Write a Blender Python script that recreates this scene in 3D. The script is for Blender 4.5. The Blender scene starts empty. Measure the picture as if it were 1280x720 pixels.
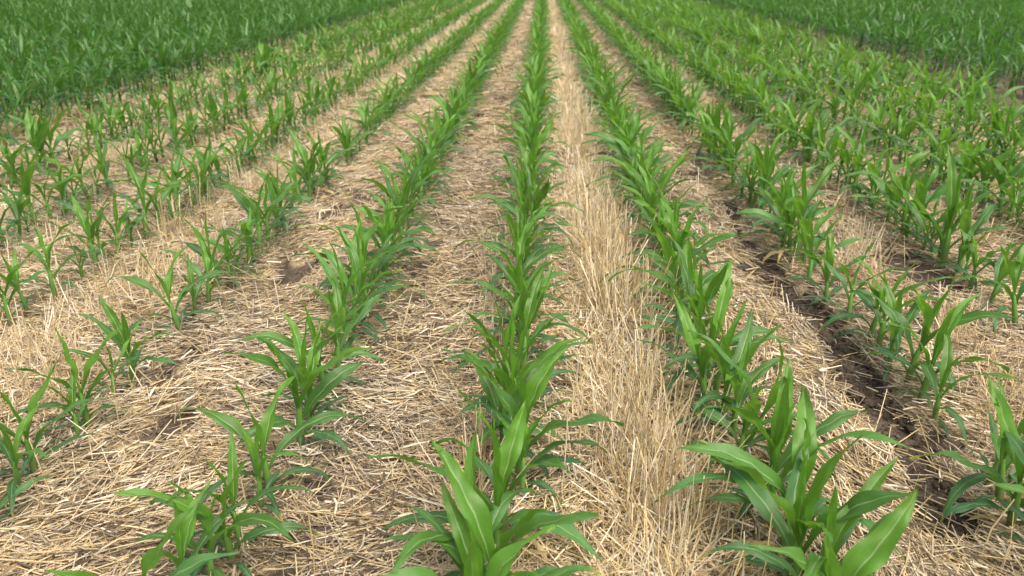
import bpy, math, random
import numpy as np
from mathutils import Vector, Matrix, Euler

random.seed(7)
R = np.random.default_rng(11)
SC = bpy.context.scene
COL = SC.collection
rad = math.radians

# ------------------------------------------------------------------ camera
F = 1000.0                       # focal length in pixels of the 1280 px wide picture
H = 1.56
TILT = math.atan(410.0 / F)
YAW = math.atan(0.041 * math.cos(TILT))
cd = bpy.data.cameras.new('camera')
cam = bpy.data.objects.new('camera', cd)
COL.objects.link(cam)
cd.sensor_width = 36.0
cd.lens = 36.0 * F / 1280.0
cd.clip_start = 0.02
cd.clip_end = 2000.0
cam.location = (0, 0, H)
cam.rotation_euler = (math.pi / 2 - TILT, 0, YAW)
cd.dof.use_dof = True
cd.dof.focus_distance = 2.9
cd.dof.aperture_fstop = 3.3
SC.camera = cam
CM = Euler(cam.rotation_euler).to_matrix()
CMi = CM.transposed()


def ground_point(px, py, z=0.0):
    d = CM @ Vector((px - 640.0, -(py - 360.0), -F))
    t = (z - H) / d.z
    return (d.x * t, d.y * t)


def project(x, y, z):
    v = CMi @ Vector((x, y, z - H))
    if v.z > -0.05:
        return None
    return (640 + F * v.x / -v.z, 360 - F * v.y / -v.z, -v.z)


def cam_arrays(x, y, z):
    m = np.array(CMi)
    p = np.stack([x, y, z - H], -1) @ m.T
    d = np.maximum(-p[:, 2], 0.05)
    return 640 + F * p[:, 0] / d, 360 - F * p[:, 1] / d, d


# ------------------------------------------------------------------ noise
_T = np.random.default_rng(5).random((256, 256))


def vnoise(x, y, s=1.0, o=0):
    x = np.asarray(x, float) / s + 37.3 * o + 500
    y = np.asarray(y, float) / s + 17.7 * o + 500
    xi = np.floor(x).astype(int); yi = np.floor(y).astype(int)
    fx = x - xi; fy = y - yi
    fx = fx * fx * (3 - 2 * fx); fy = fy * fy * (3 - 2 * fy)
    a = _T[xi % 256, yi % 256]; b = _T[(xi + 1) % 256, yi % 256]
    c = _T[xi % 256, (yi + 1) % 256]; d = _T[(xi + 1) % 256, (yi + 1) % 256]
    return (a * (1 - fx) + b * fx) * (1 - fy) + (c * (1 - fx) + d * fx) * fy


def sstep(a, b, x):
    t = np.clip((x - a) / (b - a), 0, 1)
    return t * t * (3 - 2 * t)


# ------------------------------------------------------------------ layout of the rows
ROW0, ROWS = -0.089, 0.759


def row_x(i):
    return ROW0 + ROWS * i


def furrow_x(y):
    return 1.285 + 0.035 * np.sin(np.asarray(y) * 2.3 + 0.6) + 0.02 * np.sin(np.asarray(y) * 6.1)


def soil_mask(x, y):
    """1 where bare soil shows through the straw"""
    x = np.asarray(x, float); y = np.asarray(y, float)
    wv = 0.5 + 0.5 * np.sin(y * 7.0 + 1.0)
    w = (0.060 + 0.045 * wv) * (0.35 + 0.65 * sstep(5.5, 3.6, y)) * (0.6 + 0.9 * vnoise(x * 0, y, 0.35, 3))
    m = sstep(1.25, 0.7, np.abs(x - furrow_x(y)) / w) * sstep(1.85, 2.1, y) * sstep(14, 9, y)
    m = m * np.where(y > 4.1, sstep(0.62, 0.74, vnoise(x * 0, y, 0.5, 4)), 1.0)
    # patches beside the row left of the centre row and in some gaps
    n = vnoise(x, y, 0.28, 6) * 0.65 + vnoise(x, y, 0.09, 7) * 0.35
    band = np.exp(-((x + 0.66) / 0.10) ** 2) * 0.20 + np.exp(-((x - 1.10) / 0.17) ** 2) * 0.15 * sstep(3.6, 4.6, y)
    band = band + np.exp(-((x - 2.0) / 0.2) ** 2) * 0.12
    band = band + np.exp(-((x + 1.38) / 0.14) ** 2) * 0.10
    m = np.maximum(m, sstep(0.745, 0.82, n + band))
    # short crack at lower left
    gx, gy = CR1
    ux, uy = CR2[0] - gx, CR2[1] - gy
    L = math.hypot(ux, uy); ux /= L; uy /= L
    al = (x - gx) * ux + (y - gy) * uy
    ac = np.abs((x - gx) * -uy + (y - gy) * ux)
    m = np.maximum(m, sstep(0.05, 0.015, ac + 0.02 * vnoise(x, y, 0.05, 9)) * sstep(-0.03, 0.02, al) * sstep(L + 0.03, L - 0.02, al))
    # soil between the straw rows and the tall corn on the right, and inside the tall corn
    m = np.maximum(m, sstep(4.72, 4.92, x + 0.35 * (vnoise(x, y, 0.5, 8) - 0.5)) * 0.9)
    m = np.maximum(m, sstep(-5.6, -6.2, x) * 0.6)
    return m


CR1 = ground_point(88, 655); CR2 = ground_point(142, 585)


def ground_z(x, y):
    x = np.asarray(x, float); y = np.asarray(y, float)
    fade = 1.0 / (1.0 + np.maximum(y - 9, 0) * 0.15)
    z = 0.035 * (vnoise(x, y, 0.55, 1) - 0.5) + 0.022 * (vnoise(x, y, 0.17, 2) - 0.5) * fade
    w = 0.10
    f = sstep(1.5, 0.2, np.abs(x - furrow_x(y)) / w) * sstep(1.4, 1.9, y) * sstep(13, 8, y)
    z = z - 0.045 * f
    m = soil_mask(x, y)
    z = z + m * fade * (0.030 * (vnoise(x, y, 0.055, 12) - 0.5) + 0.022 * (np.abs(vnoise(x, y, 0.1, 13) - 0.5) * 2 - 0.5) - 0.012)
    return z


# ------------------------------------------------------------------ materials
def new_mat(name):
    m = bpy.data.materials.new(name); m.use_nodes = True
    nt = m.node_tree; nt.nodes.clear()
    return m, nt, nt.nodes, nt.links


def ramp(n, stops):
    r = n.new('ShaderNodeValToRGB')
    e = r.color_ramp.elements
    e[0].position, e[0].color = stops[0][0], (*stops[0][1], 1)
    e[1].position, e[1].color = stops[-1][0], (*stops[-1][1], 1)
    for p, c in stops[1:-1]:
        q = e.new(p); q.color = (*c, 1)
    return r


def math_node(n, l, op, a, b=None, c=None, clamp=False):
    m = n.new('ShaderNodeMath'); m.operation = op; m.use_clamp = clamp
    for k, v in enumerate((a, b, c)):
        if v is None: continue
        if isinstance(v, (int, float)): m.inputs[k].default_value = v
        else: l.new(v, m.inputs[k])
    return m.outputs[0]


def mix_col(n, l, fac, a, b, mode='MIX'):
    m = n.new('ShaderNodeMix'); m.data_type = 'RGBA'; m.blend_type = mode
    for sock, v in ((m.inputs[0], fac), (m.inputs[6], a), (m.inputs[7], b)):
        if isinstance(v, (int, float)): sock.default_value = v
        elif isinstance(v, tuple): sock.default_value = (*v, 1)
        else: l.new(v, sock)
    return m.outputs[2]


def leaf_material(name, old, young, trans, tw=0.36, rough=0.40):
    m, nt, n, l = new_mat(name)
    out = n.new('ShaderNodeOutputMaterial')
    uv = n.new('ShaderNodeUVMap'); uv.uv_map = 'UVMap'
    sep = n.new('ShaderNodeSeparateXYZ'); l.new(uv.outputs[0], sep.inputs[0])
    at = n.new('ShaderNodeAttribute'); at.attribute_name = 'age'
    sa = n.new('ShaderNodeSeparateColor'); l.new(at.outputs['Color'], sa.inputs[0])
    age, rnd, brown = sa.outputs[0], sa.outputs[1], sa.outputs[2]
    u = math_node(n, l, 'ABSOLUTE', math_node(n, l, 'SUBTRACT', sep.outputs[0], 0.5))
    # mid rib, thinner towards the tip
    wid = math_node(n, l, 'MULTIPLY_ADD', sep.outputs[1], -0.035, 0.060)
    rib = math_node(n, l, 'SMOOTH_MIN', 1.0, math_node(n, l, 'DIVIDE', u, wid), 0.3)
    ribm = math_node(n, l, 'SUBTRACT', 1.0, rib, clamp=True)
    # parallel veins
    comb = n.new('ShaderNodeCombineXYZ')
    l.new(math_node(n, l, 'MULTIPLY', sep.outputs[0], 34.0), comb.inputs[0])
    l.new(math_node(n, l, 'MULTIPLY', sep.outputs[1], 1.6), comb.inputs[1])
    l.new(math_node(n, l, 'MULTIPLY', rnd, 37.0), comb.inputs[2])
    vn = n.new('ShaderNodeTexNoise'); vn.inputs['Scale'].default_value = 1.0; vn.inputs['Detail'].default_value = 2.0
    l.new(comb.outputs[0], vn.inputs['Vector'])
    tc = n.new('ShaderNodeTexCoord')
    bn = n.new('ShaderNodeTexNoise'); bn.inputs['Scale'].default_value = 22.0; bn.inputs['Detail'].default_value = 3.0
    l.new(tc.outputs['Object'], bn.inputs['Vector'])
    base = mix_col(n, l, age, old, young)
    hv = n.new('ShaderNodeHueSaturation')
    l.new(base, hv.inputs['Color'])
    hv.inputs['Saturation'].default_value = 1.0
    val = math_node(n, l, 'ADD', math_node(n, l, 'MULTIPLY_ADD', rnd, 0.5, 0.34),
                    math_node(n, l, 'ADD', math_node(n, l, 'MULTIPLY', vn.outputs[0], 0.50), math_node(n, l, 'MULTIPLY', bn.outputs[0], 0.36)))
    l.new(val, hv.inputs['Value'])
    l.new(math_node(n, l, 'MULTIPLY_ADD', bn.outputs[0], 0.03, 0.485), hv.inputs['Hue'])
    c1 = mix_col(n, l, math_node(n, l, 'MULTIPLY', ribm, 0.85), hv.outputs[0], (0.36, 0.50, 0.24))
    # yellowed tips and specks on some leaves
    tip = math_node(n, l, 'MULTIPLY', math_node(n, l, 'SUBTRACT', math_node(n, l, 'ADD', sep.outputs[1], math_node(n, l, 'MULTIPLY', bn.outputs[0], 0.25)), 1.03, clamp=False), 12.0, clamp=True)
    tipm = math_node(n, l, 'MULTIPLY', tip, brown, clamp=True)
    c2 = mix_col(n, l, tipm, c1, (0.42, 0.36, 0.08))
    sp = n.new('ShaderNodeTexNoise'); sp.inputs['Scale'].default_value = 240.0; sp.inputs['Detail'].default_value = 2.0
    l.new(tc.outputs['Object'], sp.inputs['Vector'])
    spm = math_node(n, l, 'MULTIPLY', math_node(n, l, 'SUBTRACT', sp.outputs[0], 0.66), 9.0, clamp=True)
    spm = math_node(n, l, 'MULTIPLY', spm, math_node(n, l, 'MULTIPLY_ADD', age, -0.45, 0.55))
    c2 = mix_col(n, l, spm, c2, (0.33, 0.31, 0.17))
    dry = math_node(n, l, 'SUBTRACT', brown, 1.0, clamp=True)
    c2 = mix_col(n, l, dry, c2, mix_col(n, l, bn.outputs[0], (0.30, 0.20, 0.09), (0.55, 0.45, 0.22)))
    tipm = math_node(n, l, 'MAXIMUM', tipm, dry)
    p = n.new('ShaderNodeBsdfPrincipled')
    l.new(c2, p.inputs['Base Color'])
    l.new(math_node(n, l, 'MULTIPLY_ADD', bn.outputs[0], 0.2, rough - 0.1), p.inputs['Roughness'])
    p.inputs['Specular IOR Level'].default_value = 0.45
    tr = n.new('ShaderNodeBsdfTranslucent')
    tcx = mix_col(n, l, age, trans, tuple(min(1, v * 1.35) for v in trans))
    tcy = mix_col(n, l, 1.0, tcx, mix_col(n, l, math_node(n, l, 'MULTIPLY', ribm, 0.6), (1.0, 1.0, 1.0), (0.6, 0.6, 0.6)), 'MULTIPLY')
    l.new(mix_col(n, l, tipm, tcy, (0.5, 0.4, 0.1)), tr.inputs['Color'])
    bp = n.new('ShaderNodeBump'); bp.inputs['Strength'].default_value = 0.35; bp.inputs['Distance'].default_value = 0.0012
    hsum = math_node(n, l, 'SUBTRACT', vn.outputs[0], math_node(n, l, 'MULTIPLY', ribm, 1.2))
    l.new(hsum, bp.inputs['Height'])
    l.new(bp.outputs[0], p.inputs['Normal'])
    mx = n.new('ShaderNodeMixShader'); mx.inputs[0].default_value = tw
    l.new(p.outputs[0], mx.inputs[1]); l.new(tr.outputs[0], mx.inputs[2])
    l.new(mx.outputs[0], out.inputs[0])
    return m


M_LEAF = leaf_material('corn_leaf', (0.040, 0.114, 0.052), (0.090, 0.225, 0.020), (0.16, 0.36, 0.026), rough=0.46)
M_TALL = leaf_material('tall_corn_leaf', (0.034, 0.106, 0.044), (0.054, 0.158, 0.020), (0.09, 0.26, 0.022), 0.34, 0.40)


def stalk_material():
    m, nt, n, l = new_mat('corn_stalk')
    out = n.new('ShaderNodeOutputMaterial')
    tc = n.new('ShaderNodeTexCoord')
    sep = n.new('ShaderNodeSeparateXYZ'); l.new(tc.outputs['Object'], sep.inputs[0])
    r = ramp(n, [(0.0, (0.22, 0.13, 0.09)), (0.10, (0.16, 0.19, 0.07)), (0.35, (0.10, 0.22, 0.045)), (1.0, (0.11, 0.27, 0.03))])
    nz = n.new('ShaderNodeTexNoise'); nz.inputs['Scale'].default_value = 60; l.new(tc.outputs['Object'], nz.inputs['Vector'])
    v = math_node(n, l, 'ADD', math_node(n, l, 'MULTIPLY', sep.outputs[2], 4.5), math_node(n, l, 'MULTIPLY_ADD', nz.outputs[0], 0.2, -0.1))
    l.new(v, r.inputs[0])
    p = n.new('ShaderNodeBsdfPrincipled'); p.inputs['Roughness'].default_value = 0.45
    p.inputs['Subsurface Weight'].default_value = 0.0
    l.new(r.outputs[0], p.inputs['Base Color']); l.new(p.outputs[0], out.inputs[0])
    return m


M_STALK = stalk_material()


def straw_material():
    m, nt, n, l = new_mat('straw')
    out = n.new('ShaderNodeOutputMaterial')
    at = n.new('ShaderNodeAttribute'); at.attribute_name = 'tint'
    sa = n.new('ShaderNodeSeparateColor'); l.new(at.outputs['Color'], sa.inputs[0])
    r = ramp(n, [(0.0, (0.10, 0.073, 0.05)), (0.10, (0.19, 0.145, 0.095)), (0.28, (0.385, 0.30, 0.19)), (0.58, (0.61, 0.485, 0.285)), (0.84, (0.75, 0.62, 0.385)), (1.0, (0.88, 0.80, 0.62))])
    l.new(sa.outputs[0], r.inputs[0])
    tc = n.new('ShaderNodeTexCoord')
    nz = n.new('ShaderNodeTexNoise'); nz.inputs['Scale'].default_value = 45; nz.inputs['Detail'].default_value = 4; l.new(tc.outputs['Object'], nz.inputs['Vector'])
    nb = n.new('ShaderNodeTexNoise'); nb.inputs['Scale'].default_value = 3.0; nb.inputs['Detail'].default_value = 2; l.new(tc.outputs['Object'], nb.inputs['Vector'])
    hv = n.new('ShaderNodeHueSaturation'); l.new(r.outputs[0], hv.inputs['Color'])
    l.new(math_node(n, l, 'ADD', math_node(n, l, 'MULTIPLY_ADD', nz.outputs[0], 0.5, 0.57), math_node(n, l, 'MULTIPLY', nb.outputs[0], 0.36)), hv.inputs['Value'])
    l.new(math_node(n, l, 'MULTIPLY_ADD', sa.outputs[1], 0.58, 0.64), hv.inputs['Saturation'])
    p = n.new('ShaderNodeBsdfPrincipled'); p.inputs['Roughness'].default_value = 0.5
    p.inputs['Specular IOR Level'].default_value = 0.35
    l.new(hv.outputs[0], p.inputs['Base Color'])
    tr = n.new('ShaderNodeBsdfTranslucent'); l.new(hv.outputs[0], tr.inputs['Color'])
    mx = n.new('ShaderNodeMixShader'); mx.inputs[0].default_value = 0.12
    l.new(p.outputs[0], mx.inputs[1]); l.new(tr.outputs[0], mx.inputs[2])
    l.new(mx.outputs[0], out.inputs[0])
    return m


M_STRAW = straw_material()


def ground_material():
    m, nt, n, l = new_mat('soil_and_litter')
    out = n.new('ShaderNodeOutputMaterial')
    at = n.new('ShaderNodeAttribute'); at.attribute_name = 'bare'
    tc = n.new('ShaderNodeTexCoord')
    def noise(scale, det=4, dist=0.0):
        q = n.new('ShaderNodeTexNoise'); q.inputs['Scale'].default_value = scale; q.inputs['Detail'].default_value = det
        q.inputs['Distortion'].default_value = dist
        l.new(tc.outputs['Object'], q.inputs['Vector']); return q.outputs[0]
    n1, n2, n3 = noise(9, 5), noise(70, 5, 0.4), noise(320, 3, 0.8)
    soil = ramp(n, [(0.32, (0.038, 0.028, 0.019)), (0.5, (0.090, 0.068, 0.048)), (0.68, (0.17, 0.135, 0.098))])
    l.new(math_node(n, l, 'ADD', math_node(n, l, 'MULTIPLY', n1, 0.5), math_node(n, l, 'MULTIPLY', n2, 0.5)), soil.inputs[0])
    lit = ramp(n, [(0.38, (0.10, 0.07, 0.048)), (0.50, (0.34, 0.27, 0.17)), (0.60, (0.60, 0.475, 0.285))])
    l.new(math_node(n, l, 'ADD', math_node(n, l, 'MULTIPLY', n3, 0.6), math_node(n, l, 'MULTIPLY', n2, 0.4)), lit.inputs[0])
    c = mix_col(n, l, at.outputs['Fac'], lit.outputs[0], soil.outputs[0])
    p = n.new('ShaderNodeBsdfPrincipled'); p.inputs['Roughness'].default_value = 0.9
    p.inputs['Specular IOR Level'].default_value = 0.25
    l.new(c, p.inputs['Base Color'])
    b = n.new('ShaderNodeBump'); b.inputs['Strength'].default_value = 0.9; b.inputs['Distance'].default_value = 0.012
    l.new(math_node(n, l, 'ADD', n2, math_node(n, l, 'MULTIPLY', n3, 0.5)), b.inputs['Height'])
    l.new(b.outputs[0], p.inputs['Normal'])
    l.new(p.outputs[0], out.inputs[0])
    return m


M_GROUND = ground_material()


# ------------------------------------------------------------------ mesh helper
def mesh_quads(name, V, Q, mats, smooth=True, attr=None, uv=None, tris=None, aname='age'):
    me = bpy.data.meshes.new(name)
    V = np.ascontiguousarray(V, np.float32); Q = np.ascontiguousarray(Q, np.int32)
    nf = len(Q)
    me.vertices.add(len(V)); me.vertices.foreach_set('co', V.ravel())
    me.loops.add(nf * 4); me.loops.foreach_set('vertex_index', Q.ravel())
    me.polygons.add(nf)
    me.polygons.foreach_set('loop_start', np.arange(0, nf * 4, 4, dtype=np.int32))
    if uv is not None:
        me.uv_layers.new(name='UVMap')
        me.uv_layers['UVMap'].data.foreach_set('uv', np.ascontiguousarray(uv[Q.ravel()], np.float32).ravel())
    if attr is not None:
        a = me.attributes.new(aname, 'FLOAT_COLOR', 'POINT')
        a.data.foreach_set('color', np.ascontiguousarray(attr, np.float32).ravel())
    for m in mats: me.materials.append(m)
    me.update(calc_edges=True)
    me.polygons.foreach_set('use_smooth', np.full(nf, smooth, dtype=bool))
    return me


def link(name, me, parent=None):
    o = bpy.data.objects.new(name, me); COL.objects.link(o)
    if parent is not None: o.parent = parent
    return o


# ------------------------------------------------------------------ ground
def axis(lo, hi, step, far_lo, far_hi, g=1.07):
    a = list(np.arange(lo, hi + 1e-6, step))
    s, v = step, hi
    while v < far_hi:
        s *= g; v += s; a.append(v)
    s, v = step, lo
    while v > far_lo:
        s *= g; v -= s; a.insert(0, v)
    return np.array(a)


gx = axis(-3.6, 3.6, 0.017, -400, 400)
gy = axis(1.0, 7.0, 0.017, -60, 600)
GX, GY = np.meshgrid(gx, gy)
GZ = ground_z(GX.ravel(), GY.ravel())
gv = np.stack([GX.ravel(), GY.ravel(), GZ], -1)
nx, ny = len(gx), len(gy)
ii = (np.arange(ny - 1)[:, None] * nx + np.arange(nx - 1)[None, :]).ravel()
gq = np.stack([ii, ii + 1, ii + nx + 1, ii + nx], -1)
bare = soil_mask(GX.ravel(), GY.ravel())
ga = np.stack([bare, bare, bare, np.ones_like(bare)], -1)
ground = link('ground', mesh_quads('ground', gv, gq, [M_GROUND], True, ga, aname='bare'))
ground['kind'] = 'structure'
ground['label'] = 'dark brown soil under the straw between the corn rows'


# ------------------------------------------------------------------ straw
def straws(x, y, z, az, el, L, w, bend, tint, sat, segs=2, sides=3):
    N = len(x)
    d = np.stack([np.cos(az) * np.cos(el), np.sin(az) * np.cos(el), np.sin(el)], -1)
    sx = np.stack([-np.sin(az), np.cos(az), np.zeros(N)], -1)
    up = np.cross(d, sx)
    up *= np.sign(up[:, 2:3] + 1e-9)
    ba = R.uniform(0, 2 * np.pi, N)
    bd = sx * np.cos(ba)[:, None] + up * (0.5 * np.sin(ba))[:, None]
    c0 = np.stack([x, y, z], -1)
    t = np.linspace(0, 1, segs + 1)
    kink = R.uniform(0.3, 0.7, N)
    ang = R.uniform(0, np.pi, N)
    V = np.zeros((N, segs + 1, sides, 3))
    for k, tt in enumerate(t):
        b = 1 - np.abs(tt - kink) / np.maximum(kink, 1 - kink)
        c = c0 + d * (tt * L)[:, None] + bd * (bend * L * b)[:, None]
        wk = w * (1.0 - 0.25 * abs(tt - 0.4))
        for j in range(sides):
            a = ang + 2 * np.pi * j / sides
            V[:, k, j] = c + sx * (np.cos(a) * wk * 0.5)[:, None] + up * (np.sin(a) * wk * 0.42)[:, None]
    base = np.arange(N)[:, None] * ((segs + 1) * sides)
    q = []
    for k in range(segs):
        for j in range(sides):
            a = k * sides + j; b = k * sides + (j + 1) % sides
            q.append([a, b, b + sides, a + sides])
    q = np.array(q)
    Q = (base[:, :, None] + q[None]).reshape(-1, 4)
    A = np.stack([tint, sat, np.zeros(N), np.ones(N)], -1)
    A = np.repeat(A, (segs + 1) * sides, 0)
    return V.reshape(-1, 3), Q, A


def join(parts):
    V, Q, A, U, o = [], [], [], [], 0
    for p in parts:
        V.append(p[0]); Q.append(p[1] + o); A.append(p[2]); o += len(p[0])
        if len(p) > 3: U.append(p[3])
    return [np.concatenate(V), np.concatenate(Q), np.concatenate(A)] + ([np.concatenate(U)] if U else [])


def scatter_band(y0, y1, dens, xmax=5.3):
    wid = lambda yy: np.minimum(0.80 * yy + 0.9, xmax)
    area = (y1 - y0) * 2 * max(wid(y0), wid(y1))
    N = int(area * dens)
    y = R.uniform(y0, y1, N); x = R.uniform(-1, 1, N) * max(wid(y0), wid(y1))
    k = np.abs(x) < wid(y)
    return x[k], y[k]


def gap_coord(x):
    g = (x - ROW0) / ROWS
    i = np.floor(g)
    return i.astype(int), g - i


def flat_az(x, y):
    """direction the flattened straw lies in: combed differently in every gap"""
    i, f = gap_coord(x)
    base = np.full(len(x), 0.0)
    spread = np.full(len(x), 0.75)
    for k, (b, s) in {0: (rad(95), 0.95), -1: (rad(160), 0.95), 1: (rad(112), 0.55), -2: (rad(40), 0.75), 2: (rad(128), 0.75), -3: (rad(30), 0.85)}.items():
        base[i == k] = b; spread[i == k] = s
    a = base + (vnoise(x, y, 0.33, 21) - 0.5) * 2.6 * spread + R.normal(0, 1, len(x)) * spread * 0.62
    wild = R.random(len(x)) < 0.22
    a[wild] = R.uniform(0, np.pi, wild.sum())
    return a + np.pi * (R.random(len(x)) < 0.5)


def tints(x, y, mean=0.60, sd=0.25):
    i, f = gap_coord(x)
    t = mean + R.normal(0, sd, len(x)) + (vnoise(x, y, 0.5, 31) - 0.5) * 0.22
    t += np.where(i == -1, -0.09, 0) + np.where(i == 0, 0.08, 0) + np.where(i == -2, -0.04, 0)
    # weathered grey straw in patches
    s = np.clip(0.62 + R.normal(0, 0.22, len(x)) - (vnoise(x, y, 0.4, 32) > 0.6) * 0.2 + np.where(i == 0, 0.12, 0) + np.where(i == -1, -0.08, 0), 0, 1)
    return np.clip(t, 0.0, 1), s


parts = []
# (y0, y1, density, width, length range, segments)
for (y0, y1, dens, w, l0, l1, sg) in [(1.0, 2.6, 4000, 0.0042, 0.04, 0.23, 2), (2.6, 4.2, 3200, 0.0045, 0.05, 0.23, 2), (4.2, 7.0, 2100, 0.0056, 0.06, 0.25, 1),
                                      (7.0, 12.0, 1150, 0.0078, 0.09, 0.28, 1), (12.0, 22.0, 500, 0.0105, 0.11, 0.30, 1), (22.0, 48.0, 170, 0.019, 0.15, 0.34, 1)]:
    x, y = scatter_band(y0, y1, dens)
    keep = R.random(len(x)) > soil_mask(x, y) * 0.975
    thin = vnoise(x, y, 0.22, 41)
    keep &= R.random(len(x)) < 0.66 + 0.9 * (thin - 0.25)
    x, y = x[keep], y[keep]
    N = len(x)
    L = R.uniform(0, 1, N) ** 1.3 * (l1 - l0) + l0
    az = flat_az(x, y)
    lay = R.random(N)
    thick = 0.012 + 0.030 * vnoise(x, y, 0.3, 42)
    xm = x + np.cos(az) * L * 0.5; ym = y + np.sin(az) * L * 0.5
    k2 = R.random(N) > np.maximum(soil_mask(xm, ym), soil_mask(x + np.cos(az) * L, y + np.sin(az) * L) * 0.6) * 0.86
    x, y, L, az, lay, thick, xm, ym = [q_[k2] for q_ in (x, y, L, az, lay, thick, xm, ym)]; N = len(x)
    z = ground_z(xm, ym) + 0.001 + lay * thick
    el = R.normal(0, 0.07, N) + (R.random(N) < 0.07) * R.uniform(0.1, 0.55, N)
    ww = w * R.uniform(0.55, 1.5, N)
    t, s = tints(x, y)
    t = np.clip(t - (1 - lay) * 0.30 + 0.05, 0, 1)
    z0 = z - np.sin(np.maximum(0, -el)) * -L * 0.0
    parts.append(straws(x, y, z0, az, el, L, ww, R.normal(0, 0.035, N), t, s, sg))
# flat split sheaths and grey rotted pieces
for (y0, y1, dens) in [(1.0, 3.6, 420), (3.6, 7.0, 220)]:
    x, y = scatter_band(y0, y1, dens)
    keep = R.random(len(x)) > soil_mask(x, y) * 0.95
    x, y = x[keep], y[keep]; N = len(x)
    t, s = tints(x, y, 0.52, 0.33)
    parts.append(straws(x, y, ground_z(x, y) + R.uniform(0.012, 0.04, N), flat_az(x, y), R.normal(0, 0.16, N), R.uniform(0.03, 0.11, N),
                        R.uniform(0.006, 0.011, N), R.normal(0, 0.12, N), t, np.clip(s - 0.35 * (R.random(N) < 0.6), 0, 1), 2, 3))
# short broken bits near the camera
for (y0, y1, dens) in [(1.0, 3.4, 3600), (3.4, 6.0, 1500)]:
    x, y = scatter_band(y0, y1, dens)
    keep = R.random(len(x)) > soil_mask(x, y) * 0.93
    x, y = x[keep], y[keep]; N = len(x)
    t, s = tints(x, y, 0.5, 0.26)
    parts.append(straws(x, y, ground_z(x, y) + R.uniform(0.001, 0.03, N), R.uniform(0, 2 * np.pi, N), R.normal(0, 0.2, N), R.uniform(0.012, 0.05, N),
                        R.uniform(0.0012, 0.0045, N), R.normal(0, 0.08, N), t, s, 1))
V, Q, A = join(parts)
o = link('straw_mulch', mesh_quads('straw_mulch', V, Q, [M_STRAW], True, A, aname='tint'))
o['kind'] = 'stuff'; o['category'] = 'straw'; o['label'] = 'flattened tan straw covering the soil between the young corn rows'

# upright stubble: the gap right of the centre row, the left flank of the centre row, and patches further out
parts = []
for (y0, y1, dens, w, sg) in [(1.0, 2.8, 4600, 0.0042, 2), (2.8, 5.0, 3400, 0.0046, 2), (5.0, 9.0, 1900, 0.0058, 1), (9.0, 18.0, 1100, 0.009, 1), (18.0, 46.0, 420, 0.017, 1)]:
    x, y = scatter_band(y0, y1, dens)
    i, f = gap_coord(x)
    c0 = np.exp(-((f - 0.57) / 0.17) ** 2) * (i == 0) * 1.0
    c1 = np.exp(-((f - 0.86) / 0.07) ** 2) * (i == -1) * 0.55
    c2 = np.exp(-((f - 0.5) / 0.25) ** 2) * np.where((np.abs(i + 0.5) > 2), 0.45, 0.0) * (vnoise(x, y, 0.6, 51) > 0.45)
    c3 = np.exp(-((f - 0.4) / 0.2) ** 2) * (i == 1) * 0.05 + 0.02
    c4 = np.exp(-((f - 0.15) / 0.08) ** 2) * (i == -3) * 0.4
    pr = np.clip(c0 * 1.25 + c1 + c2 + c3 + c4, 0, 1) * (0.45 + 0.8 * vnoise(x, y, 0.16, 52))
    keep = (R.random(len(x)) < pr) & (R.random(len(x)) > soil_mask(x, y) * 0.97)
    x, y = x[keep], y[keep]; N = len(x); i, f = gap_coord(x)
    # stubble stands in drilled tufts
    az = R.uniform(0, 2 * np.pi, N); r = np.abs(R.normal(0, 0.016, N))
    x = x + r * np.cos(az); y = y + r * np.sin(az)
    el = np.clip(rad(62) + R.normal(0, 0.40, N), 0.12, 1.5)
    L = R.uniform(0.05, 0.21 if y1 < 6 else 0.19, N) * (0.65 + 0.7 * (vnoise(x, y, 0.13, 55) > 0.5)) * (0.7 + 0.6 * vnoise(x, y, 0.25, 53)) * np.where(i == 0, 1.15, 0.85)
    t, s = tints(x, y, 0.74, 0.19)
    parts.append(straws(x, y, ground_z(x, y) - 0.004, az, el, L, w * R.uniform(0.6, 1.45, N), R.normal(0, 0.06, N), t, np.clip(s + 0.1, 0, 1), sg))
V, Q, A = join(parts)
o = link('straw_stubble', mesh_quads('straw_stubble', V, Q, [M_STRAW], True, A, aname='tint'))
o['kind'] = 'stuff'; o['category'] = 'stubble'; o['label'] = 'pale upright straw stubble, densest in the strip right of the centre corn row'

# clods of soil in the bare patches
def clods():
    N0 = 60000
    y = 1.5 + R.random(N0) ** 1.3 * 9; x = R.uniform(-3.4, 3.8, N0)
    k1 = R.random(N0) < 0.5
    x[k1] = furrow_x(y[k1]) + R.normal(0, 0.05, k1.sum())
    keep = soil_mask(x, y) > 0.55
    x, y = x[keep], y[keep]; N = len(x)
    # cube sphere
    me = bpy.data.meshes.new('t'); import bmesh
    bm = bmesh.new(); bmesh.ops.create_cube(bm, size=1.0)
    bmesh.ops.subdivide_edges(bm, edges=bm.edges[:], cuts=2, use_grid_fill=True)
    v = np.array([p.co[:] for p in bm.verts]); v /= np.linalg.norm(v, axis=1)[:, None]
    q = np.array([[w.index for w in f.verts] for f in bm.faces]); bm.free(); bpy.data.meshes.remove(me)
    r = 0.0022 + 0.015 * R.random(N) ** 4.5
    sc = R.uniform(0.7, 1.3, (N, 1, 3)) * np.array([1, 1, 0.75])
    jit = 1 + R.normal(0, 0.16, (N, len(v), 1))
    P = v[None] * sc * jit * r[:, None, None] + np.stack([x, y, ground_z(x, y) + r * 0.3], -1)[:, None]
    Q = (np.arange(N)[:, None, None] * len(v) + q[None]).reshape(-1, 4)
    A = np.ones((N * len(v), 4))
    return P.reshape(-1, 3), Q, A


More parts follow.
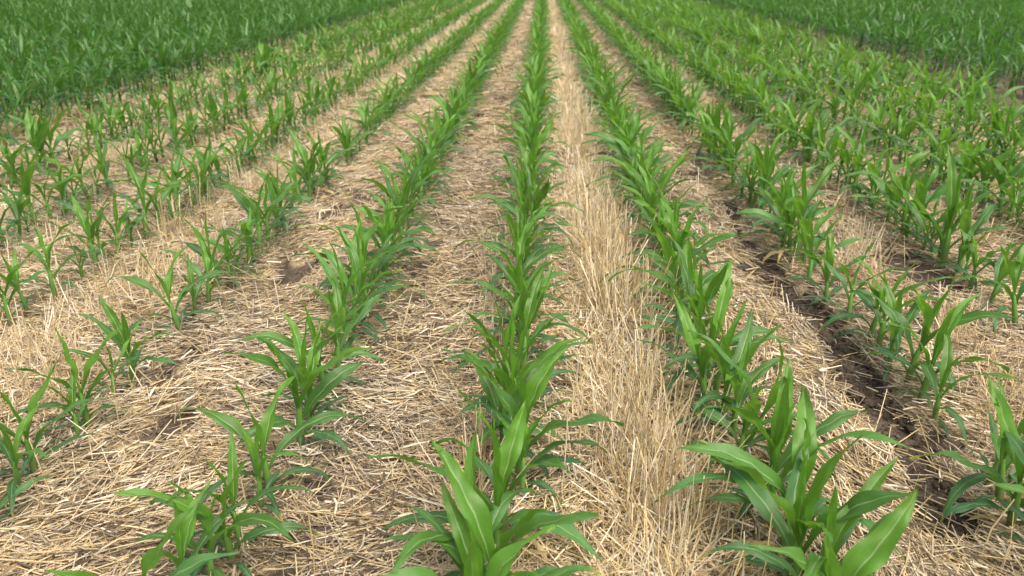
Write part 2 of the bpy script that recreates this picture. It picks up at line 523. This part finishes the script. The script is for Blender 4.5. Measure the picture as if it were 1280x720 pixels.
V, Q, A = clods()
o = link('soil_clods', mesh_quads('soil_clods', V, Q, [M_GROUND], True, A, aname='bare'))
o['kind'] = 'stuff'; o['category'] = 'soil'; o['label'] = 'crumbled dark brown clods lying in the bare furrow and patches'


# ------------------------------------------------------------------ corn
def leaf_arrays(z0, length, wmax, az, phi0, phi1, power, ns, nu, rng, age, fold0=55, fold1=12, wave=1.0, r0=0.006, drift=0.0, twist=0.0, brown=0.0):
    s = np.linspace(0, 1, ns + 1)
    phi = phi0 + (phi1 - phi0) * s ** power
    phi += np.sin(s * 5 + rng.uniform(0, 6)) * 0.05 * s
    a = az + drift * s ** 1.5
    T = np.stack([np.sin(phi) * np.cos(a), np.sin(phi) * np.sin(a), np.cos(phi)], -1)
    ds = length / ns
    C = np.zeros((ns + 1, 3)); C[0] = (r0 * math.cos(az), r0 * math.sin(az), z0)
    C[1:] = C[0] + np.cumsum((T[:-1] + T[1:]) * 0.5 * ds, 0)
    S = np.stack([-np.sin(a), np.cos(a), np.zeros_like(a)], -1)
    Nn = np.cross(T, S); Nn *= -1
    # adaxial side faces the stem / the sky
    ad = np.stack([-np.cos(phi) * np.cos(a), -np.cos(phi) * np.sin(a), np.sin(phi)], -1)
    tw = twist * s ** 1.3 + 0.10 * np.sin(s * 7 + rng.uniform(0, 6))
    S2 = S * np.cos(tw)[:, None] + ad * np.sin(tw)[:, None]
    N2 = ad * np.cos(tw)[:, None] - S * np.sin(tw)[:, None]
    w = (0.40 + 0.60 * sstep(0, 0.42, s)) * np.clip(1 - s ** 2.8, 0, 1) * wmax * 0.5
    w[-1] = 0.0004
    fold = np.radians(fold0 + (fold1 - fold0) * sstep(0, 0.55, s))
    us = np.linspace(-1, 1, nu + 1); crk = 1.0 if ns > 15 else 0.0
    ph = rng.uniform(0, 6, 2); fr = rng.uniform(11, 17, 2)
    V = np.zeros((ns + 1, nu + 1, 3)); UV = np.zeros((ns + 1, nu + 1, 2))
    for j, u in enumerate(us):
        au = abs(u); side = 0 if u < 0 else 1
        wv = wave * 0.16 * wmax * au ** 2 * np.sin(s * fr[side] + ph[side]) * sstep(0.12, 0.4, s) * (1 - 0.5 * s)
        lat = u * w * np.cos(fold)
        ht = au * w * np.sin(fold) + crk * (1 - au) * sstep(0.1, 0.4, s) * wmax * 0.05 * np.sin(s * 31 + ph[0] + u * 2) - (au ** 2) * w * 0.18 + wv
        V[:, j] = C + S2 * lat[:, None] + N2 * ht[:, None]
        UV[:, j, 0] = (u + 1) / 2; UV[:, j, 1] = s
    i = (np.arange(ns)[:, None] * (nu + 1) + np.arange(nu)[None]).ravel()
    Q = np.stack([i, i + nu + 1, i + nu + 2, i + 1], -1)
    A = np.zeros(((ns + 1) * (nu + 1), 4)); A[:, 3] = 1
    ag = np.repeat(age + 0.25 * (1 - s) * (1 - age) * sstep(0.4, 0.0, s), nu + 1)
    A[:, 0] = np.clip(ag, 0, 1); A[:, 1] = rng.random(); A[:, 2] = brown
    return V.reshape(-1, 3), Q, A, UV.reshape(-1, 2)


# leaf classes from the bottom up: height on stalk, length, width, first and last angle from vertical
BASEL = [(0.018, 0.12, 0.017, 58, 135), (0.032, 0.17, 0.025, 54, 155), (0.052, 0.22, 0.034, 46, 150), (0.076, 0.28, 0.045, 36, 142), (0.100, 0.33, 0.054, 27, 122),
         (0.124, 0.35, 0.060, 18, 92), (0.144, 0.32, 0.060, 11, 58), (0.156, 0.26, 0.044, 4, 26)]
STYLES = {'broad-leaved': dict(w=1.08, l=0.98, b=0.98), 'slender': dict(w=0.74, l=0.98, b=1.05), 'upright': dict(w=0.90, l=0.95, b=0.70), 'drooping': dict(w=0.86, l=1.04, b=1.22)}


def plant_leaves(rng, style, ns, nu, tall=False, plane=0.0, nleaf=8):
    st = STYLES[style]
    res = []
    base = BASEL[len(BASEL) - nleaf:] if nleaf < 8 else BASEL
    for k, (z0, L, w, a0, a1) in enumerate(base):
        kk = k + (8 - len(base))
        az = plane + (math.pi if kk % 2 else 0) + rng.normal(0, 0.42)
        if kk >= 6: az += rng.normal(0, 0.5)
        L2 = L * st['l'] * rng.uniform(0.84, 1.14); w2 = w * st['w'] * rng.uniform(0.88, 1.12)
        z2 = z0 * (1.3 if tall else 1.0)
        if tall: L2 *= 1.36 + (0.35 if kk < 3 else 0); w2 *= 1.0 + (0.4 if kk < 3 else 0); z2 += 0.02 + 0.02 * (kk > 2)
        p0 = rad(a0 + rng.normal(0, 5)); p1 = rad(min(165, (a0 + (a1 - a0) * st['b']) + rng.normal(0, 12)))
        p0 = max(rad(1), p0)
        age = [0.0, 0.0, 0.05, 0.16, 0.34, 0.60, 0.92, 1.0][kk] + rng.normal(0, 0.08)
        brown = 2.0 if (kk < 2 and rng.random() < 0.22) else 1.0 if (kk < 4 and rng.random() < 0.6) or rng.random() < 0.08 else 0.0
        res.append(leaf_arrays(z2, L2, w2, az, p0, p1, rng.uniform(0.95, 1.6), ns, nu, rng, min(1, max(0, age)),
                               fold0=62 if kk >= 5 else 50, fold1=[4, 8, 8, 10, 14, 20, 28, 42][kk], r0=[.011, .0105, .010, .009, .008, .006, .004, .002][kk],
                               drift=rng.normal(0, 0.38), twist=rng.normal(0, 0.42), brown=brown, wave=rng.uniform(0.6, 1.5)))
    return res


def tube(zs, rs, sides, ex=1.0, lean=(0, 0)):
    V = []
    for z, r in zip(zs, rs):
        for j in range(sides):
            a = 2 * math.pi * j / sides
            V.append((math.cos(a) * r * ex + lean[0] * z, math.sin(a) * r / ex + lean[1] * z, z))
    Q = []
    for k in range(len(zs) - 1):
        for j in range(sides):
            a = k * sides + j; b = k * sides + (j + 1) % sides
            Q.append((a, b, b + sides, a + sides))
    V = np.array(V); Q = np.array(Q)
    A = np.zeros((len(V), 4)); A[:] = (0.9, 0.7, 0, 1)
    UV = np.full((len(V), 2), 0.3)
    return V, Q, A, UV


def stalk_arrays(sides=12, tall=False):
    k = 1.35 if tall else 1.0
    return tube(np.array([-0.03, 0.0, 0.012, 0.03, 0.034, 0.055, 0.060, 0.085, 0.090, 0.105, 0.122, 0.14, 0.155, 0.165]) * k,
                np.array([.0090, .0100, .0100, .0107, .0121, .0112, .0122, .0112, .0116, .0106, .0095, .0080, .0055, .0022]) * (1.1 if tall else 1), sides)


STYLE_NAMES = list(STYLES)


def build_plant(seed, style, tall=False, nleaf=8, plane=0.0, hi=True):
    rng = np.random.default_rng(seed)
    root = bpy.data.objects.new('corn_plant', None); COL.objects.link(root)
    root.empty_display_size = 0.1
    mat = M_TALL if tall else M_LEAF
    v, q, a, u = stalk_arrays(12, tall)
    link('stalk', mesh_quads('stalk', v, q, [M_STALK], True, a, u), root)
    for (v, q, a, u) in plant_leaves(rng, style, 20 if hi else 12, 8 if hi else 4, tall, plane, nleaf):
        link('leaf', mesh_quads('leaf', v, q, [mat], True, a, u), root)
    return root


def copy_plant(src):
    r = src.copy(); COL.objects.link(r)
    for ch in KIDS[src.name]:
        c = ch.copy(); COL.objects.link(c); c.parent = r
    return r


# --- where the plants stand -------------------------------------------------
# plants placed by eye where the photograph shows them (base pixel in the 1280 x 720 frame, scale, leaf plane in degrees, style)
NEAR = {
    0: [(596, 850, 1.16, 20, 'broad-leaved'), (604, 812, 1.05, 120, 'upright'), (612, 778, 1.18, 165, 'broad-leaved'), (616, 745, 1.05, 60, 'drooping'), (621, 712, 1.15, 10, 'broad-leaved'), (624, 682, 1.05, 150, 'drooping')],
    -1: [(190, 800, 1.04, 12, 'broad-leaved'), (225, 765, 0.85, 80, 'upright'), (262, 735, 0.8, 150, 'slender'), (292, 706, 1.0, 165, 'drooping'), (302, 684, 0.85, 40, 'slender'), (338, 614, 1.05, 20, 'drooping'), (327, 637, 0.78, 100, 'slender'),
         (378, 556, 1.16, 30, 'broad-leaved'), (388, 540, 1.0, 100, 'upright'), (390, 520, 1.05, 150, 'upright'), (408, 490, 0.95, 10, 'drooping'), (425, 470, 1.0, 70, 'upright')],
    -2: [(-6, 668, 0.95, 70, 'broad-leaved'), (44, 598, 0.98, 30, 'upright'), (24, 618, 0.8, 120, 'slender'), (112, 536, 1.0, 15, 'upright'), (98, 548, 0.72, 80, 'slender'),
         (165, 476, 0.95, 150, 'upright'), (140, 498, 0.75, 20, 'slender'), (228, 421, 1.02, 25, 'drooping'), (245, 402, 0.72, 100, 'slender'), (263, 388, 0.92, 170, 'upright')],
    -3: [(13, 412, 1.0, 20, 'broad-leaved'), (34, 396, 0.8, 100, 'slender'), (71, 379, 1.0, 10, 'drooping')],
    1: [(1022, 825, 1.2, 14, 'broad-leaved'), (1008, 785, 1.1, 30, 'drooping'), (997, 752, 1.15, 150, 'broad-leaved'), (987, 722, 1.08, 70, 'upright'), (977, 695, 1.18, 20, 'broad-leaved'), (966, 662, 1.15, 165, 'drooping'), (956, 634, 1.15, 40, 'broad-leaved')],
    2: [(1310, 720, 1.0, 20, 'drooping'), (1285, 690, 1.0, 120, 'upright'), (1262, 655, 1.12, 165, 'broad-leaved'), (1250, 628, 1.08, 30, 'drooping'), (1235, 605, 0.8, 80, 'slender'), (1168, 528, 0.85, 100, 'drooping'), (1150, 505, 1.08, 15, 'drooping'), (1133, 484, 1.12, 160, 'broad-leaved'), (1112, 460, 1.0, 60, 'upright'), (1098, 441, 1.0, 140, 'drooping'),
        (1085, 428, 1.05, 10, 'drooping'), (1060, 402, 1.0, 150, 'upright'), (1030, 380, 0.9, 30, 'broad-leaved'), (1008, 356, 1.02, 15, 'upright')],
    3: [(1268, 412, 1.05, 10, 'drooping'), (1235, 386, 0.9, 60, 'upright')],
}
MEAN_SP = {0: 0.108, 1: 0.105, -1: 0.112, 2: 0.108, -2: 0.13, 3: 0.102, -3: 0.13, 4: 0.10, -4: 0.12, 5: 0.10, -5: 0.115, 6: 0.105, -6: 0.115, 7: 0.5}
SIZE = {0: 1.04, 1: 1.13, -1: 1.04, 2: 1.12, -2: 0.94, 3: 1.15, -3: 1.0, 4: 1.15, -4: 1.03, 5: 1.15, -5: 1.05, 6: 1.12, -6: 1.0, 7: .9}
rp = np.random.default_rng(101)
plants = []          # dict(row, x, y, s, rz, style, tall)
for i in range(-56, 57):
    tall = i <= -6 or i >= 8
    y = 0.9
    for (px, py, s, pl, sty) in NEAR.get(i, []):
        gx_, gy_ = ground_point(px, py)
        plants.append(dict(row=i, x=row_x(i) * 0.2 + gx_ * 0.8, y=gy_, s=s, rz=rad(pl), style=sty, tall=False, near=True))
        y = max(y, gy_)
    y += 0.12 if i in NEAR else 0.0
    sp = MEAN_SP.get(i, 0.11)
    while y < 44:
        y += sp * rp.uniform(0.65, 1.35)
        if rp.random() < (0.045 if tall else (0.03 if abs(i) < 2 else 0.075)):
            continue
        x = row_x(i) + rp.normal(0, 0.018) + ({-6: -0.26, -7: -0.12}.get(i, 0.0))
        if abs(x) > 0.72 * y + 2.2: continue
        s = SIZE.get(i, 1.0) * min(1.28, max(0.6, rp.normal(1.0, 0.13)))
        if not tall and abs(i) >= 2 and rp.random() < 0.12: s *= 0.72
        if tall: s = min(1.25, max(0.75, rp.normal(1.0 if i < 0 else 0.92, 0.1)))
        # leaves of neighbouring plants tend to reach out into the gap
        rz = rp.normal(0, 0.62) + (math.pi if rp.random() < 0.5 else 0)
        plants.append(dict(row=i, x=x, y=y, s=s, rz=rz, style=STYLE_NAMES[rp.integers(0, 4)], tall=tall, near=False))

# which of them show largest
for p in plants:
    p['z'] = float(ground_z(np.array([p['x']]), np.array([p['y']]))[0]) - 0.004
    h = (0.62 if p['tall'] else 0.42) * p['s']
    vis = False; d = 1e9
    for hh in (0.05, h * 0.55, h * 0.9):
        q = project(p['x'], p['y'], hh)
        if q and -10 < q[0] < 1290 and -4 < q[1] < 728: vis = True; d = min(d, q[2])
    c = project(p['x'], p['y'], h * 0.5)
    p['size'] = (h / c[2]) if (vis and c) else -1
order = sorted([p for p in plants if p['size'] > 0], key=lambda p: -p['size'])[:300]
chosen = set(id(p) for p in order)

# --- individuals ----------------------------------------------------------------
protos, KIDS = {}, {}
seed = 1
used = {}


def remember(r):
    KIDS[r.name] = [c for c in r.children]


def proto_list(style, tall):
    k = (style, tall)
    if k not in protos:
        protos[k] = []
    return protos[k]


ORD = ['', 'first', 'second', 'third', 'fourth', 'fifth', 'sixth', 'seventh', 'eighth', 'ninth', 'tenth', 'eleventh', 'twelfth', 'thirteenth', 'fourteenth', 'fifteenth', 'sixteenth',
       'seventeenth', 'eighteenth', 'nineteenth', 'twentieth']
TENS = {2: ('twenty', 'twentieth'), 3: ('thirty', 'thirtieth'), 4: ('forty', 'fortieth'), 5: ('fifty', 'fiftieth'), 6: ('sixty', 'sixtieth'), 7: ('seventy', 'seventieth')}


def ordinal(n):
    if n <= 20: return ORD[n]
    t, u = divmod(n, 10)
    return TENS[t][1] if u == 0 else TENS[t][0] + '-' + ORD[u]


def row_words(i):
    if i == 0: return 'centre row'
    return f"{ORD[abs(i)]} row {'right' if i > 0 else 'left'} of centre"


count = {}
ri = np.random.default_rng(77)
for p in sorted(order, key=lambda p: p['y']):
    i = p['row']
    count[i] = count.get(i, 0) + 1
    pl = proto_list(p['style'], p['tall'])
    limit = 9 if not p['tall'] else 3
    if len(pl) < limit:
        r = build_plant(1000 + seed * 13, p['style'], p['tall'], nleaf=8 if (p['near'] or ri.random() < 0.7) else 7, hi=p['y'] < 3.8)
        seed += 1
        remember(r); pl.append(r)
    else:
        r = copy_plant(pl[int(ri.integers(0, len(pl)))])
    r.location = (p['x'], p['y'], p['z'])
    r.scale = (p['s'],) * 3
    r.rotation_euler = (ri.normal(0, 0.08), ri.normal(0, 0.09), p['rz'])
    size = 'tall' if p['s'] > 1.09 else ('small' if p['s'] < 0.84 else '')
    if p['tall']: size = 'dark tall'
    adj = (size + ' ' if size else '') + (p['style'] if p['style'] != 'drooping' else 'arching')
    r['label'] = f"{adj} corn plant, {ordinal(count[i])} from the bottom in the {row_words(i)}"
    r['category'] = 'corn plant'
    r['group'] = 'young corn plants in the straw rows' if not p['tall'] else 'tall corn plants at the edge of the straw rows'


# one grassy seedling in the straw left of the second row
sx_, sy_ = ground_point(203, 432)
wr = bpy.data.objects.new('grass_seedling', None); COL.objects.link(wr)
rw = np.random.default_rng(9)
v, q, a_, u = tube([-0.01, 0.01, 0.03, 0.045], [.002, .002, .0016, .0006], 6)
link('stem', mesh_quads('stem', v, q, [M_STALK], True, a_, u), wr)
for k in range(5):
    v, q, a_, u = leaf_arrays(0.01 + 0.007 * k, rw.uniform(0.07, 0.12), 0.008, k * 2.4, rad(rw.uniform(20, 45)), rad(rw.uniform(70, 120)), 1.2, 10, 4, rw, 0.4)
    link('leaf', mesh_quads('leaf', v, q, [M_LEAF], True, a_, u), wr)
wr.location = (sx_, sy_, float(ground_z(np.array([sx_]), np.array([sy_]))[0]) + 0.01)
wr['label'] = 'tiny thin-bladed grass seedling in straw beside the second corn row left of centre'
wr['category'] = 'seedling'

# --- all the other plants, merged -------------------------------------------------
def merged(plist, name, label, category, tall):
    mat = M_TALL if tall else M_LEAF
    out = []
    for lod, (d0, d1, ns, nu, sides, nvar) in enumerate([(0, 13, 9, 2, 6, 16), (13, 22, 6, 2, 4, 14), (22, 99, 4, 2, 3, 12)]):
        sel = [p for p in plist if d0 <= p['y'] < d1]
        if not sel: continue
        variants = []
        for v in range(nvar):
            rng = np.random.default_rng(5000 + v + 100 * lod)
            pl = plant_leaves(rng, STYLE_NAMES[v % 4], ns, nu, tall)
            if lod == 2: pl = pl[1:]
            pl.append(stalk_arrays(sides, tall) if lod == 0 else tube([0, 0.1, 0.2], [.012, .012, .006], sides))
            variants.append(join(pl))
        vi = ri.integers(0, nvar, len(sel))
        for v in range(nvar):
            ps = [p for p, k in zip(sel, vi) if k == v]
            if not ps: continue
            V, Q, A, U = variants[v]
            n = len(ps)
            rz = np.array([p['rz'] for p in ps]); s = np.array([p['s'] for p in ps])
            lx = ri.normal(0, 0.06, n); ly = ri.normal(0, 0.06, n)
            c, sn = np.cos(rz), np.sin(rz)
            X = V[None, :, 0] * c[:, None] - V[None, :, 1] * sn[:, None]
            Y = V[None, :, 0] * sn[:, None] + V[None, :, 1] * c[:, None]
            Z = np.repeat(V[None, :, 2], n, 0)
            P = np.stack([(X + lx[:, None] * Z) * s[:, None] + np.array([p['x'] for p in ps])[:, None],
                          (Y + ly[:, None] * Z) * s[:, None] + np.array([p['y'] for p in ps])[:, None],
                          Z * s[:, None] + np.array([p['z'] for p in ps])[:, None]], -1)
            QQ = (np.arange(n)[:, None, None] * len(V) + Q[None]).reshape(-1, 4)
            AA = np.repeat(A[None], n, 0)
            AA[:, :, 1] = (AA[:, :, 1] + ri.random(n)[:, None]) % 1.0
            UU = np.repeat(U[None], n, 0)
            out.append((P.reshape(-1, 3), QQ, AA.reshape(-1, 4), UU.reshape(-1, 2)))
    V, Q, A, U = join(out)
    o = link(name, mesh_quads(name, V, Q, [mat], True, A, U))
    o['kind'] = 'stuff'; o['category'] = category; o['label'] = label
    return o


rest = [p for p in plants if id(p) not in chosen]
merged([p for p in rest if not p['tall']], 'corn_rows', 'young green corn rows running on through the straw towards the top edge', 'corn', False)
merged([p for p in rest if p['tall'] and p['row'] < 0], 'corn_field', 'dense dark green taller corn filling the upper left', 'corn field', True)
merged([p for p in rest if p['tall'] and p['row'] > 0], 'corn_field', 'dense dark green taller corn filling the upper right, beyond bare soil', 'corn field', True)

# ------------------------------------------------------------------ light
EL, AZ = 62.0, -35.0            # sun high, behind the left shoulder, veiled by cloud
w = bpy.data.worlds.new('World'); SC.world = w; w.use_nodes = True
nt = w.node_tree; nt.nodes.clear()
wo = nt.nodes.new('ShaderNodeOutputWorld'); bg = nt.nodes.new('ShaderNodeBackground'); sky = nt.nodes.new('ShaderNodeTexSky')
sky.sky_type = 'NISHITA'; sky.sun_disc = False
sky.sun_elevation = rad(EL); sky.sun_rotation = rad(180 + AZ)
sky.air_density = 1.0; sky.dust_density = 9.0; sky.ozone_density = 0.3
bg.inputs[1].default_value = 0.15
nt.links.new(sky.outputs[0], bg.inputs[0]); nt.links.new(bg.outputs[0], wo.inputs[0])
sd = bpy.data.lights.new('sun', 'SUN'); sd.energy = 1.25; sd.angle = rad(40); sd.color = (1.0, 0.965, 0.92)
so = bpy.data.objects.new('sun', sd); COL.objects.link(so)
a = rad(180 + AZ)
dirv = Vector((math.sin(a) * math.cos(rad(EL)), math.cos(a) * math.cos(rad(EL)), math.sin(rad(EL))))
so.rotation_euler = (-dirv).to_track_quat('-Z', 'Y').to_euler()

vs = SC.view_settings
vs.view_transform = 'Standard'; vs.look = 'None'; vs.exposure = 0.70; vs.gamma = 1.0; vs.use_curve_mapping = False
SC.cycles.max_bounces = 6
SC.cycles.diffuse_bounces = 3
SC.cycles.use_denoising = True
